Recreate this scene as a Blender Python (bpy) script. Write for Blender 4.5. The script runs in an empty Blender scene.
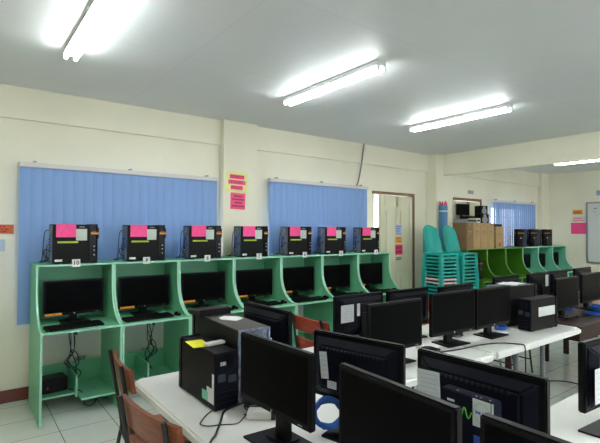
import bpy, bmesh, math, random
from mathutils import Vector, Matrix, Euler
random.seed(7)
PI = math.pi
S = bpy.context.scene
COL = S.collection

# ------------------------------------------------------------------ materials
MATS = {}
def mat(name, col, rough=.5, metal=0, spec=.5, noise=0, scale=20, bump=0, coat=0, emit=None, estr=0, trans=0, alpha=1, stretch=None):
    if name in MATS: return MATS[name]
    m = bpy.data.materials.new(name); m.use_nodes = True
    nt = m.node_tree; b = nt.nodes['Principled BSDF']
    b.inputs['Base Color'].default_value = (*col, 1)
    b.inputs['Roughness'].default_value = rough
    b.inputs['Metallic'].default_value = metal
    b.inputs['Specular IOR Level'].default_value = spec
    b.inputs['Coat Weight'].default_value = coat
    b.inputs['Transmission Weight'].default_value = trans
    b.inputs['Alpha'].default_value = alpha
    if emit:
        b.inputs['Emission Color'].default_value = (*emit, 1)
        b.inputs['Emission Strength'].default_value = estr
    if noise or bump:
        tc = nt.nodes.new('ShaderNodeTexCoord')
        n = nt.nodes.new('ShaderNodeTexNoise'); n.inputs['Scale'].default_value = scale; n.inputs['Detail'].default_value = 4
        src = tc.outputs['Object']
        if stretch:
            mp = nt.nodes.new('ShaderNodeMapping'); mp.inputs['Scale'].default_value = stretch
            nt.links.new(src, mp.inputs['Vector']); src = mp.outputs['Vector']
        nt.links.new(src, n.inputs['Vector'])
        if noise:
            r = nt.nodes.new('ShaderNodeValToRGB')
            r.color_ramp.elements[0].position = .3; r.color_ramp.elements[1].position = .7
            r.color_ramp.elements[0].color = (*[c*(1-noise) for c in col], 1)
            r.color_ramp.elements[1].color = (*[min(1, c*(1+noise)) for c in col], 1)
            nt.links.new(n.outputs['Fac'], r.inputs['Fac']); nt.links.new(r.outputs['Color'], b.inputs['Base Color'])
        if bump:
            bp = nt.nodes.new('ShaderNodeBump'); bp.inputs['Strength'].default_value = bump; bp.inputs['Distance'].default_value = .01
            nt.links.new(n.outputs['Fac'], bp.inputs['Height']); nt.links.new(bp.outputs['Normal'], b.inputs['Normal'])
    MATS[name] = m
    return m

M = dict(
    wall=mat('wall_paint', (.83, .80, .64), .55, noise=.03, scale=2, bump=.03),
    wall_far=mat('wall_paint_side', (.83, .80, .64), .55, noise=.03, scale=2),
    base=mat('baseboard_red', (.16, .035, .025), .35, noise=.1),
    mint=mat('carrel_green', (.17, .53, .31), .42, noise=.05, scale=6),
    teal=mat('carrel_mint', (.15, .52, .34), .42, noise=.05, scale=6),
    dgreen=mat('carrel_dark_green', (.055, .20, .01), .42, noise=.08, scale=6),
    edge=mat('edge_band', (.34, .68, .50), .4),
    edged=mat('edge_band_dark', (.12, .32, .05), .4),
    black=mat('black_plastic', (.005, .005, .006), .45, spec=.14, noise=.1, scale=60),
    blackg=mat('gloss_black_plastic', (.004, .004, .005), .2, spec=.16),
    bez=mat('bezel_plastic', (.005, .005, .006), .35, spec=.14),
    screen=mat('screen_panel', (.002, .002, .0025), .35, spec=.04),
    bluish=mat('dark_blue_plastic', (.004, .005, .011), .42, spec=.13),
    tower=mat('tower_steel_black', (.006, .006, .0065), .5, spec=.16, noise=.08, scale=40),
    towertop=mat('tower_steel_grey', (.050, .046, .044), .45, noise=.08, scale=40),
    metal=mat('zinc_sheet', (.17, .21, .30), .45, metal=.3, noise=.7, scale=30),
    chrome=mat('bright_metal', (.6, .6, .62), .25, metal=1),
    alu=mat('aluminium_frame', (.35, .36, .37), .4, metal=.7),
    steel=mat('black_steel_tube', (.014, .014, .015), .35),
    greyleg=mat('grey_table_leg', (.16, .18, .20), .4, metal=.3),
    white=mat('white_plastic', (.72, .72, .70), .4),
    tabletop=mat('white_table_top', (.88, .88, .84), .38, noise=.03, scale=8, bump=.02),
    wood=mat('varnished_wood', (.23, .058, .018), .36, noise=.3, scale=14, stretch=(1, 1, 8)),
    redwood=mat('red_varnished_wood', (.36, .045, .018), .35, noise=.2, scale=14, stretch=(1, 1, 8)),
    brown=mat('brown_desk_wood', (.032, .011, .007), .5, spec=.3, noise=.25, scale=10, stretch=(1, 6, 1)),
    framewood=mat('brown_frame_wood', (.20, .10, .045), .5, noise=.2),
    door=mat('door_cream_paint', (.70, .68, .49), .45, noise=.02, scale=5),
    paperw=mat('white_paper', (.72, .74, .74), .6, noise=.03),
    paperg=mat('grey_label', (.50, .56, .52), .5, noise=.06, scale=60),
    pink=mat('pink_paper', (.90, .07, .28), .55, noise=.08, scale=40),
    magenta=mat('crimson_paper', (.72, .05, .16), .55, noise=.12, scale=40),
    yellow=mat('yellow_paper', (.80, .78, .02), .55),
    paleyel=mat('pale_yellow_paper', (.80, .84, .34), .6, noise=.05),
    yg=mat('yellow_green_strip', (.38, .52, .03), .5),
    orange=mat('orange_sticker', (.75, .27, .03), .5, noise=.25, scale=90),
    orangep=mat('orange_paper', (.62, .13, .03), .6, noise=.12, scale=40),
    amber=mat('amber_paper', (.75, .36, .04), .6, noise=.12, scale=40),
    bluep=mat('pale_blue_paper', (.52, .60, .66), .6, noise=.06),
    ink=mat('black_ink', (.02, .02, .025), .7),
    inkred=mat('crimson_ink', (.30, .01, .05), .7),
    inkblue=mat('blue_ink', (.05, .10, .45), .7),
    inkred2=mat('red_ink', (.70, .03, .10), .7),
    greenink=mat('green_print', (.10, .62, .04), .6),
    hotpink=mat('hot_pink_strip', (.92, .10, .26), .6),
    bluecable=mat('blue_cable', (.01, .095, .42), .4),
    cyan=mat('cyan_sticker', (.05, .42, .72), .4),
    cable=mat('black_cable', (.012, .012, .013), .45),
    chairteal=mat('teal_plastic', (.0, .36, .31), .28, noise=.04, scale=10),
    chairwhite=mat('pinkish_white_plastic', (.70, .55, .55), .35),
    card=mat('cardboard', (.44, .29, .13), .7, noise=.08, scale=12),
    carddk=mat('cardboard_dark_stock', (.26, .15, .07), .7, noise=.08, scale=12),  # darker brown board of the leftmost box
    tape=mat('packing_tape', (.30, .20, .10), .3),
    blueroll=mat('blue_vinyl', (.07, .22, .42), .35, noise=.12, scale=30),
    glass=mat('window_glass', (.9, .95, .95), .05, trans=1, alpha=.25),
    board=mat('whiteboard_enamel', (.62, .66, .64), .18),
    batten=mat('fixture_enamel', (.75, .75, .76), .4),
    tube=mat('fluorescent_tube', (.9, .9, .9), .4, emit=(.95, 1, .99), estr=19),
    matte=mat('matte_navy_plastic', (.008, .010, .020), .85, spec=.1),
    brick2=mat('dark_port_plastic', (.03, .035, .055), .4),
    brick=mat('grey_box_plastic', (.28, .29, .30), .5),
    beige=mat('beige_carton', (.55, .40, .26), .7),
    yellowtag=mat('gold_badge', (.6, .5, .15), .4),
    clear=mat('clear_plastic_wrap', (.85, .87, .88), .15, alpha=.35),
    whitetrim=mat('white_trim', (.66, .64, .60), .5),
)

def blind_mat():
    m = bpy.data.materials.new('blue_blind_fabric'); m.use_nodes = True
    nt = m.node_tree; b = nt.nodes['Principled BSDF']
    b.inputs['Roughness'].default_value = .75
    tc = nt.nodes.new('ShaderNodeTexCoord'); n = nt.nodes.new('ShaderNodeTexNoise'); n.inputs['Scale'].default_value = 120
    r = nt.nodes.new('ShaderNodeValToRGB')
    r.color_ramp.elements[0].color = (.225, .375, .68, 1); r.color_ramp.elements[1].color = (.25, .40, .72, 1)
    nt.links.new(tc.outputs['Object'], n.inputs['Vector']); nt.links.new(n.outputs['Fac'], r.inputs['Fac'])
    nt.links.new(r.outputs['Color'], b.inputs['Base Color'])
    return m
M['blind'] = blind_mat()

def tile_mat():
    m = bpy.data.materials.new('floor_tiles'); m.use_nodes = True
    nt = m.node_tree; b = nt.nodes['Principled BSDF']
    tc = nt.nodes.new('ShaderNodeTexCoord'); mp = nt.nodes.new('ShaderNodeMapping')
    mp.inputs['Location'].default_value = (-.66+.4*20, -4.02+.4*30, 0)
    br = nt.nodes.new('ShaderNodeTexBrick'); br.offset = 0; br.squash = 1
    br.inputs['Scale'].default_value = 1; br.inputs['Brick Width'].default_value = .4; br.inputs['Row Height'].default_value = .4
    br.inputs['Mortar Size'].default_value = .004; br.inputs['Mortar Smooth'].default_value = .3
    br.inputs['Color1'].default_value = (.74, .77, .72, 1); br.inputs['Color2'].default_value = (.71, .74, .69, 1)
    br.inputs['Mortar'].default_value = (.22, .23, .21, 1)
    n = nt.nodes.new('ShaderNodeTexNoise'); n.inputs['Scale'].default_value = 5; n.inputs['Detail'].default_value = 6
    mx = nt.nodes.new('ShaderNodeMixRGB'); mx.blend_type = 'MULTIPLY'; mx.inputs['Fac'].default_value = .18
    nt.links.new(tc.outputs['Object'], mp.inputs['Vector']); nt.links.new(mp.outputs['Vector'], br.inputs['Vector'])
    nt.links.new(tc.outputs['Object'], n.inputs['Vector'])
    nt.links.new(br.outputs['Color'], mx.inputs['Color1']); nt.links.new(n.outputs['Color'], mx.inputs['Color2'])
    nt.links.new(mx.outputs['Color'], b.inputs['Base Color'])
    b.inputs['Roughness'].default_value = .22
    return m
def ceil_mat():
    m = bpy.data.materials.new('ceiling_board'); m.use_nodes = True
    nt = m.node_tree; b = nt.nodes['Principled BSDF']
    tc = nt.nodes.new('ShaderNodeTexCoord'); mp = nt.nodes.new('ShaderNodeMapping')
    mp.inputs['Location'].default_value = (-1.395+2.44*6, -3.3+1.22*12, 0)
    br = nt.nodes.new('ShaderNodeTexBrick'); br.offset = 0
    br.inputs['Scale'].default_value = 1; br.inputs['Brick Width'].default_value = 2.44; br.inputs['Row Height'].default_value = 1.22
    br.inputs['Mortar Size'].default_value = .005; br.inputs['Mortar Smooth'].default_value = .5
    br.inputs['Color1'].default_value = (.78, .80, .80, 1); br.inputs['Color2'].default_value = (.76, .78, .78, 1)
    br.inputs['Mortar'].default_value = (.68, .71, .71, 1)
    nt.links.new(tc.outputs['Object'], mp.inputs['Vector']); nt.links.new(mp.outputs['Vector'], br.inputs['Vector'])
    n = nt.nodes.new('ShaderNodeTexNoise'); n.inputs['Scale'].default_value = 1.5
    mx = nt.nodes.new('ShaderNodeMixRGB'); mx.blend_type = 'MULTIPLY'; mx.inputs['Fac'].default_value = .08
    nt.links.new(tc.outputs['Object'], n.inputs['Vector'])
    nt.links.new(br.outputs['Color'], mx.inputs['Color1']); nt.links.new(n.outputs['Color'], mx.inputs['Color2'])
    nt.links.new(mx.outputs['Color'], b.inputs['Base Color'])
    b.inputs['Roughness'].default_value = .45
    return m
M['tile'] = tile_mat(); M['ceil'] = ceil_mat()

# ------------------------------------------------------------------ mesh helpers
def V(*a): return Vector(a)
class MB:
    def __init__(s): s.bm = bmesh.new()
    def merge(s, b, mx=None):
        if mx is not None: bmesh.ops.transform(b, matrix=mx, verts=b.verts)
        me = bpy.data.meshes.new('t'); b.to_mesh(me); b.free(); s.bm.from_mesh(me); bpy.data.meshes.remove(me)
        return s
    def box(s, x0, x1, y0, y1, z0, z1, bev=0, seg=2, mx=None):
        b = bmesh.new(); bmesh.ops.create_cube(b, size=1)
        bmesh.ops.transform(b, matrix=Matrix.Translation(((x0+x1)/2, (y0+y1)/2, (z0+z1)/2)) @ Matrix.Diagonal((abs(x1-x0), abs(y1-y0), abs(z1-z0), 1)), verts=b.verts)
        if bev: bmesh.ops.bevel(b, geom=b.edges[:], offset=bev, segments=seg, affect='EDGES', clamp_overlap=True)
        return s.merge(b, mx)
    def cyl(s, p0, p1, r, r2=None, seg=12, cap=True):
        p0 = Vector(p0); p1 = Vector(p1); d = p1-p0
        b = bmesh.new(); bmesh.ops.create_cone(b, cap_ends=cap, segments=seg, radius1=r, radius2=r if r2 is None else r2, depth=d.length)
        mx = Matrix.Translation((p0+p1)/2) @ d.to_track_quat('Z', 'Y').to_matrix().to_4x4()
        return s.merge(b, mx)
    def prism(s, pts, axis, a, b_, mx=None):
        # pts: 2-D outline; extruded along axis from a to b_
        b = bmesh.new()
        def mk(p, t):
            return {'x': (t, p[0], p[1]), 'y': (p[0], t, p[1]), 'z': (p[0], p[1], t)}[axis]
        v0 = [b.verts.new(mk(p, a)) for p in pts]; v1 = [b.verts.new(mk(p, b_)) for p in pts]
        b.faces.new(v0); b.faces.new(v1[::-1])
        n = len(pts)
        for i in range(n): b.faces.new((v0[i], v1[i], v1[(i+1) % n], v0[(i+1) % n]))
        bmesh.ops.recalc_face_normals(b, faces=b.faces)
        return s.merge(b, mx)
    def tube(s, pts, r, seg=6, sub=4, closed=False):
        P = [Vector(p) for p in pts]
        if sub > 1 and len(P) > 2:
            Q = []; n = len(P)
            rng = range(n) if closed else range(n-1)
            for i in rng:
                if closed: a, b_, c, d = P[i-1], P[i], P[(i+1) % n], P[(i+2) % n]
                else: a, b_, c, d = P[max(i-1, 0)], P[i], P[i+1], P[min(i+2, n-1)]
                for k in range(sub):
                    t = k/sub
                    Q.append(.5*((2*b_)+(c-a)*t+(2*a-5*b_+4*c-d)*t*t+(3*b_-a-3*c+d)*t**3))
            if not closed: Q.append(P[-1])
            P = Q
        b = bmesh.new(); rings = []; n = len(P); up = None
        for i in range(n):
            if closed: t = P[(i+1) % n]-P[i-1]
            else: t = P[min(i+1, n-1)]-P[max(i-1, 0)]
            if t.length < 1e-9: t = Vector((0, 0, 1))
            t.normalize()
            if up is None:
                up = Vector((0, 0, 1)) if abs(t.z) < .9 else Vector((1, 0, 0))
            up = (up-t*up.dot(t))
            if up.length < 1e-6: up = t.orthogonal()
            up.normalize(); w = t.cross(up)
            rings.append([b.verts.new(P[i]+(up*math.cos(2*PI*k/seg)+w*math.sin(2*PI*k/seg))*r) for k in range(seg)])
        m = n if closed else n-1
        for i in range(m):
            A, B = rings[i], rings[(i+1) % n]
            for k in range(seg): b.faces.new((A[k], A[(k+1) % seg], B[(k+1) % seg], B[k]))
        if not closed:
            b.faces.new(rings[0][::-1]); b.faces.new(rings[-1])
        bmesh.ops.recalc_face_normals(b, faces=b.faces)
        return s.merge(b)
    def build(s, name, m, parent=None, smooth=False, loc=None):
        me = bpy.data.meshes.new(name)
        if smooth:
            for f in s.bm.faces: f.smooth = True
        s.bm.to_mesh(me); s.bm.free()
        if smooth: me.set_sharp_from_angle(angle=math.radians(40))
        me.materials.append(M[m] if isinstance(m, str) else m)
        o = bpy.data.objects.new(name, me); COL.objects.link(o)
        if parent: o.parent = parent
        if loc: o.location = loc
        return o

def tag(o, label=None, cat=None, group=None, kind=None):
    if label: o['label'] = label
    if cat: o['category'] = cat
    if group: o['group'] = group
    if kind: o['kind'] = kind
    return o
def empty(name, loc=(0, 0, 0), rz=0):
    o = bpy.data.objects.new(name, None); COL.objects.link(o)
    o.location = loc; o.rotation_euler = (0, 0, rz); o.empty_display_size = .1
    return o
KIDS = {}
def kids(o): return [c for c in ALL() if c.parent == o]
def ALL(): return list(COL.objects)
def copy_tree(o, parent=None, src=None):
    if src is None: src = ALL()
    c = o.copy(); COL.objects.link(c)
    if parent: c.parent = parent
    for ch in src:
        if ch.parent == o: copy_tree(ch, c, src)
    return c
def struct(o): o['kind'] = 'structure'; return o

def text(name, s, size, m, parent, loc, rot, align='CENTER', xs=1, ext=.0006, bold=0):
    cu = bpy.data.curves.new(name, 'FONT'); cu.body = s; cu.size = size; cu.align_x = align; cu.align_y = 'CENTER'; cu.extrude = ext
    cu.offset = bold; cu.resolution_u = 2
    t = bpy.data.objects.new('t', cu); COL.objects.link(t)
    dg = bpy.context.evaluated_depsgraph_get(); dg.update()
    me = bpy.data.meshes.new_from_object(t.evaluated_get(dg))
    COL.objects.unlink(t); bpy.data.objects.remove(t)
    me.transform(Matrix.Diagonal((xs, 1, 1, 1)))
    me.materials.clear(); me.materials.append(M[m]); me.name = name
    o = bpy.data.objects.new(name, me); COL.objects.link(o); o.parent = parent; o.location = loc; o.rotation_euler = rot
    return o
RY = (PI/2, 0, 0)        # text readable facing -Y

# ------------------------------------------------------------------ camera (fitted to the photograph)
CH = 1.6
cam = bpy.data.cameras.new('camera'); co = bpy.data.objects.new('camera', cam); COL.objects.link(co)
yaw, pitch, roll, f = .6469, .0199, .0046, 450.9
F = V(math.sin(yaw)*math.cos(pitch), math.cos(yaw)*math.cos(pitch), math.sin(pitch))
R = F.cross(V(0, 0, 1)).normalized(); U = R.cross(F)
R2 = math.cos(roll)*R+math.sin(roll)*U; U2 = -math.sin(roll)*R+math.cos(roll)*U
co.matrix_world = Matrix((( R2.x, U2.x, -F.x, 0), (R2.y, U2.y, -F.y, 0), (R2.z, U2.z, -F.z, CH), (0, 0, 0, 1)))
cam.sensor_width = 36; cam.lens = f/600*36; cam.clip_start = .02
S.camera = co

# ------------------------------------------------------------------ room
D = 4.97; H = 2.935; XL = -1.6; XR = 10.95; YB = -5.4; T = .16
ops = [(.60, 2.35, .85, 2.10), (3.32, 4.85, .85, 2.12), (5.22, 6.15, 0, 2.19), (7.36, 8.20, 0, 2.19), (8.625, 10.22, .85, 2.12)]
w = MB()
xs = sorted({XL-T, XR+T, *[o[0] for o in ops], *[o[1] for o in ops]})
for a, b in zip(xs[:-1], xs[1:]):
    hole = [o for o in ops if o[0] <= a+1e-6 and o[1] >= b-1e-6]
    if hole:
        z0, z1 = hole[0][2], hole[0][3]
        if z0 > 0: w.box(a, b, D, D+T, 0, z0)
        w.box(a, b, D, D+T, z1, H)
    else: w.box(a, b, D, D+T, 0, H)
struct(w.build('wall_back', 'wall'))
struct(MB().box(XL-T, XL, YB, D, 0, H).build('wall_left', 'wall'))
struct(MB().box(XR, XR+T, YB, D, 0, H).build('wall_right', 'wall_far'))
fill_openings = [(-.9, 1.5), (2.3, 4.7), (5.5, 6.6), (7.4, 9.8)]; w = MB(); xs = sorted({XL-T, XR+T, *[a for o in fill_openings for a in o]})  # unseen openings added behind the viewer to let daylight fill the room
for a, b in zip(xs[:-1], xs[1:]):
    if (a, b) in fill_openings: w.box(a, b, YB-T, YB, 0, .9).box(a, b, YB-T, YB, 2.25, H)
    else: w.box(a, b, YB-T, YB, 0, H)
struct(w.build('wall_front', 'wall'))
for i, (a, b) in enumerate(fill_openings):
    fr = MB(); fr.box(a, b, YB-.1, YB-.06, .9, .94).box(a, b, YB-.1, YB-.06, 2.21, 2.25)
    for k in range(4):
        q = a+.02+(b-a-.04)*k/3; fr.box(q-.02, q+.02, YB-.1, YB-.06, .94, 2.21)
    struct(fr.build(f'window_{i+4}', 'alu'))  # frames for the added daylight openings, never in view
struct(MB().box(XL-T, XR+T, YB-T, D+T, -.1, 0).build('floor', 'tile'))
struct(MB().box(XL-T, XR+T, YB-T, D+T, H, H+.1).build('ceiling', 'ceil'))
# upper ring beam, standing proud of the wall with a thin shadow lip
struct(MB().box(XL, XR, D-.035, D, 2.634, H).build('trim_1', 'wall'))
struct(MB().box(2.52, 2.99, D-.11, D-.001, 0, H-.001, .004).build('trim_2', 'wall'))          # wall column
struct(MB().box(6.52, 7.0, D-.21, D-.001, 0, H-.001, .004).build('trim_3', 'wall'))           # column under the cross beam
struct(MB().box(6.73, 6.83, YB, D-.21, 2.572, H-.001, .003).build('trim_4', 'wall'))          # cross beam
struct(MB().box(10.62, XR-.001, D-.10, D-.001, 0, H-.001, .004).build('trim_5', 'wall'))
bb = MB()
for a, b in ((XL, 2.52), (2.99, 5.17), (6.2, 6.52), (8.25, 10.62)): bb.box(a, b, D-.012, D-.0005, 0, .117, .003)
struct(bb.build('baseboard_back', 'base'))
struct(MB().box(XR-.012, XR-.0005, YB, D-.1, 0, .117, .003).build('baseboard_right', 'base'))
struct(MB().box(XL+.0005, XL+.012, YB, D, 0, .117, .003).build('baseboard_left', 'base'))

# windows: alu frame with glass and a few mullions (purple-white daylight through them)
for i, o in enumerate((ops[0], ops[1], ops[4])):
    x0, x1, z0, z1 = o
    fr = MB(); t = .04
    fr.box(x0, x1, D+.06, D+.1, z0, z0+t).box(x0, x1, D+.06, D+.1, z1-t, z1).box(x0, x0+t, D+.06, D+.1, z0+t, z1-t).box(x1-t, x1, D+.06, D+.1, z0+t, z1-t)
    n = 4
    for k in range(1, n):
        xx = x0+(x1-x0)*k/n; fr.box(xx-.015, xx+.015, D+.065, D+.095, z0+t, z1-t)
    for k in range(1, 6):
        zz = z0+(z1-z0)*k/6; fr.box(x0+t, x1-t, D+.066, D+.094, zz-.008, zz+.008)
    wf = struct(fr.build(f'window_{i+1}', 'whitetrim'))
    MB().box(x0+t, x1-t, D+.078, D+.082, z0+t, z1-t).build('pane', 'glass', wf)

# vertical blinds
def blind(x0, x1, z0, z1, label, y=D-.09, gaps=()):
    r = empty('vertical_blind', ((x0+x1)/2, y, z0))
    tag(r, label, 'blind')
    ox = (x0+x1)/2
    MB().box(x0-ox-.01, x1-ox+.01, -.03, .03, z1-z0-.045, z1-z0, .005).build('head_rail', 'whitetrim', r)
    for q in (x0-ox+.12, x1-ox-.12, 0):
        MB().box(q-.012, q+.012, -.01, .05, z1-z0, z1-z0+.018, .002).build('bracket', 'alu', r)
    n = round((x1-x0)/.089); p = (x1-x0)/n
    for k in range(n):
        cx = x0-ox+p*(k+.5); ang = math.radians(random.uniform(3, 7))
        if k in gaps: ang = math.radians(gaps[k])
        hw = p*.56; m = MB(); b = bmesh.new(); N = 5; rows = []
        for zz in (0, z1-z0-.045):
            row = []
            for j in range(N+1):
                u = -1+2*j/N
                lx = u*hw; ly = .006*(1-u*u)
                row.append(b.verts.new((cx+lx*math.cos(ang)-ly*math.sin(ang), lx*math.sin(ang)-ly*math.cos(ang), zz)))
            rows.append(row)
        for j in range(N): b.faces.new((rows[0][j], rows[0][j+1], rows[1][j+1], rows[1][j]))
        g = bmesh.ops.extrude_face_region(b, geom=b.faces[:])
        bmesh.ops.translate(b, vec=(0, .0012, 0), verts=[v for v in g['geom'] if isinstance(v, bmesh.types.BMVert)])
        bmesh.ops.recalc_face_normals(b, faces=b.faces)
        m.merge(b); m.build('slat', 'blind', r, smooth=True)
    return r
blind(.44, 2.44, .72, 2.225, 'wide blue vertical blind on the wall left of the column with pink signs')
blind(3.19, 4.97, .72, 2.275, 'blue vertical blind on the wall between the sign column and the cream door')
blind(8.55, 10.30, .80, 2.235, 'distant blue vertical blind beside the stacked cardboard boxes, hung beyond the cross beam')

# doors
def door(n, x0, x1, z1, ajar, y=D):
    fr = MB(); t = .045
    fr.box(x0-t, x1+t, y-.025, y+.10, z1, z1+t, .004).box(x1, x1+t, y-.025, y+.10, 0, z1, .004)
    fo = struct(fr.build(f'door_{n}', 'framewood'))
    MB().box(x0-t, x0, y-.01, y+.10, 0, z1, .004).build('left_jamb', 'wall', fo)
    wd = x1-x0-.01; leaf = MB()
    hx, hy = x1-.005, y-.005
    mx = Matrix.Translation((hx, hy, 0)) @ Matrix.Rotation(ajar, 4, 'Z')
    leaf.box(-wd, 0, 0, .04, .01, z1-.012, .003, mx=mx)
    # raised rails and stiles around two columns of long panels
    for a, b, c, d in ((-wd, -wd+.10, .01, z1-.012), (-.10, 0, .01, z1-.012), (-wd/2-.05, -wd/2+.05, .01, z1-.012)):
        leaf.box(a+.002, b-.002, -.012, 0, c+.002, d-.002, .005, mx=mx)
    for c, d in ((.01, .22), (.92, 1.06), (z1-.20, z1-.012)):
        leaf.box(-wd+.1, -.1, -.012, 0, c+.002, d-.002, .005, mx=mx)
    for a in (-wd+.15, -wd/2+.10-.0):
        for c, d in ((.27, .87), (1.11, z1-.25)):
            leaf.box(a, a+wd/2-.20, -.010, 0, c, d, .008, mx=mx)
    lo = leaf.build('door_leaf', 'door', fo)
    k = MB(); k.cyl(mx @ V(-wd+.06, -.012, 1.0), mx @ V(-wd+.06, -.05, 1.0), .012, seg=12)
    b = bmesh.new(); bmesh.ops.create_uvsphere(b, u_segments=14, v_segments=10, radius=.028); k.merge(b, Matrix.Translation(mx @ V(-wd+.06, -.065, 1.0)))
    k.build('knob', 'chrome', lo, smooth=True)
    return mx, wd, fo
dmx, dwd, dfo = door(1, 5.22, 6.14, 2.185, math.radians(7))
door(2, 7.36, 8.20, 2.185, 0)
MB().box(7.80, 7.98, D-.010, D-.001, 2.32, 2.39, .002).build('door_plate', 'alu')
tag(bpy.data.objects['door_plate'], 'small grey name plate on the wall above the far door frame', 'sign')

# ------------------------------------------------------------------ papers on walls
def lines(parent, w_, h_, rows, m, y=-.0015, marg=.1, seed=0, thick=.28):
    rn = random.Random(seed); b = MB(); rh = h_*(1-2*marg)/rows
    for r_ in range(rows):
        z = h_/2-h_*marg-rh*(r_+.5); x = -w_/2+w_*marg; end = w_/2-w_*marg-rn.random()*w_*.15
        while x < end:
            l = rn.uniform(.05, .14)*w_
            b.box(x, min(x+l, end), y-.0008, y, z-rh*thick, z+rh*thick); x += l+w_*.03
    return b.build('printed_lines', m, parent)
def paper(x, y, z, w_, h_, m, label, rz=0, tilt=0, nrows=0, linem='ink', name='wall_sign', cat='sign', seed=0):
    o = MB().box(-w_/2, w_/2, -.0015, 0, -h_/2, h_/2).build(name, m)
    o.location = (x, y, z); o.rotation_euler = (0, tilt, rz)
    tag(o, label, cat)
    if nrows: lines(o, w_, h_, nrows, linem, seed=seed)
    return o
yc = D-.112
s1 = paper(2.70, yc, 2.185, .30, .25, 'paleyel', 'pale yellow sign with three pink strips of lettering on the wall column', tilt=.03)
for k, (t_, ww) in enumerate((('HONESTY', .20), ('IS THE BEST', .24), ('POLICY', .17))):
    st = MB().box(-ww/2, ww/2, -.0022, -.0015, -.026, .026).build('pink_strip', 'hotpink', s1, loc=(0, -.0005, .066-.066*k))
    text('lettering', t_, .048, 'inkred', st, (0, -.0025, 0), RY, xs=ww*.92/(len(t_)*.048*.60))
s2 = paper(2.715, yc, 1.955, .205, .20, 'hotpink', 'bright pink square sign below the yellow sign on the wall column', tilt=.03)
for k, wdt in enumerate((.6, .8, .45, .85)):
    rr = random.Random(k+3); b = MB(); x = -.195*wdt/2
    while x < .195*wdt/2:
        l = rr.uniform(.010, .024); b.box(x, x+l, -.0024, -.0016, .06-.04*k-.009, .06-.04*k+.009); x += l+.005
    b.build('printed_lines', 'inkred', s2)
paper(.26, D-.002, 1.60, .29, .085, 'orangep', 'orange strip of paper at the left end of the back wall', nrows=3, linem='inkred')
paper(.22, D-.002, 1.45, .24, .11, 'bluep', 'pale grey notice below the orange strip at the left end', nrows=4, linem='bluep')
# papers on the door leaf
def on_door(u, z, w_, h_, m, label, nrows, lm, seed):
    p_ = dmx @ V(-u, -.0145, z)
    return paper(p_.x, p_.y, p_.z, w_, h_, m, label, rz=math.radians(7), nrows=nrows, linem=lm, seed=seed)
on_door(.42, 1.615, .19, .19, 'bluep', 'white notice with blue lines, uppermost paper on the cream door', 5, 'inkblue', 1)
on_door(.42, 1.455, .19, .10, 'amber', 'amber notice on the cream door under the white one', 2, 'orangep', 2)
on_door(.415, 1.295, .21, .165, 'magenta', 'crimson notice on the cream door under the amber one', 2, 'inkred', 3)
on_door(.42, 1.15, .19, .06, 'paperg', 'small grey notice lowest on the cream door', 2, 'ink', 4)
# right wall
def on_right(y, z, w_, h_, m, label, nrows, lm, seed=5):
    return paper(XR-.002, y, z, w_, h_, m, label, rz=-PI/2, nrows=nrows, linem=lm, seed=seed)
on_right(4.27, 2.035, .20, .10, 'amber', 'orange strip, topmost of the papers left of the whiteboard', 1, 'orangep')
on_right(4.25, 1.875, .27, .12, 'paperw', 'white paper with pink lettering left of the whiteboard', 2, 'hotpink')
on_right(4.24, 1.675, .33, .245, 'pink', 'large pink notice lowest of the papers left of the whiteboard', 4, 'hotpink')
on_right(3.84, 2.44, .12, .12, 'bluep', 'small pale card on the far wall above the whiteboard', 3, 'inkblue')
wb = empty('whiteboard', (XR-.03, 3.0, .92), -PI/2)
tag(wb, 'grey framed whiteboard on the far right wall', 'whiteboard')
MB().box(-1.06, 1.06, 0, .02, .02, 1.30).build('writing_surface', 'board', wb)
b = MB(); b.box(-1.09, 1.09, -.012, .028, 1.29, 1.325, .004).box(-1.09, 1.09, -.012, .028, 0, .035, .004).box(-1.09, -1.055, -.012, .028, .035, 1.29, .004).box(1.055, 1.09, -.012, .028, .035, 1.29, .004)
b.build('frame', 'alu', wb)
MB().box(-.94, -.88, -.0015, 0, 1.18, 1.195).box(-.94, -.90, -.0015, 0, 1.11, 1.115).build('marker_writing', 'ink', wb)

# conduit
o = MB().tube([(4.935, D-.06, H-.002), (4.89, D-.05, 2.62), (4.825, D-.045, 2.34), (4.80, D-.03, 2.285)], .011, seg=8).build('conduit_pipe', 'brick', smooth=True)
tag(o, 'thin grey conduit slanting down from the ceiling to the blind', 'pipe')

# ------------------------------------------------------------------ lamps
def lamp(loc, label):
    r = empty('fluorescent_lamp', loc); tag(r, label, 'ceiling light', 'twin tube fluorescent fittings on the ceiling')
    MB().prism([(-.035, 0), (.035, 0), (.050, -.040), (.050, -.045), (-.050, -.045), (-.050, -.040)], 'y', -.64, .64).build('batten', 'batten', r)
    for sx in (-1, 1):
        for sy in (-1, 1):
            MB().box(sx*.034-.013, sx*.034+.013, sy*.632-.012, sy*.632+.012, -.082, -.028, .005).build('tube_holder', 'batten', r)
        MB().cyl((sx*.034, -.62, -.063), (sx*.034, .62, -.063), .014, seg=10).build('tube', 'tube', r, smooth=True)
    return r
la = lamp((.64, 3.05, H), 'ceiling lamp at the upper left, nearest the wall corner')
def lcopy(x, y, label, z=H):
    c = copy_tree(la); c.location = (x, y, z); c['label'] = label
lcopy(2.62, 3.05, 'ceiling lamp in the middle of the picture, above the booths marked 6 and 5')
lcopy(4.56, 3.05, 'ceiling lamp just in front of the cross beam')
lcopy(8.70, 3.13, 'ceiling lamp beyond the cross beam at the right edge', H-.045)
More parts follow.
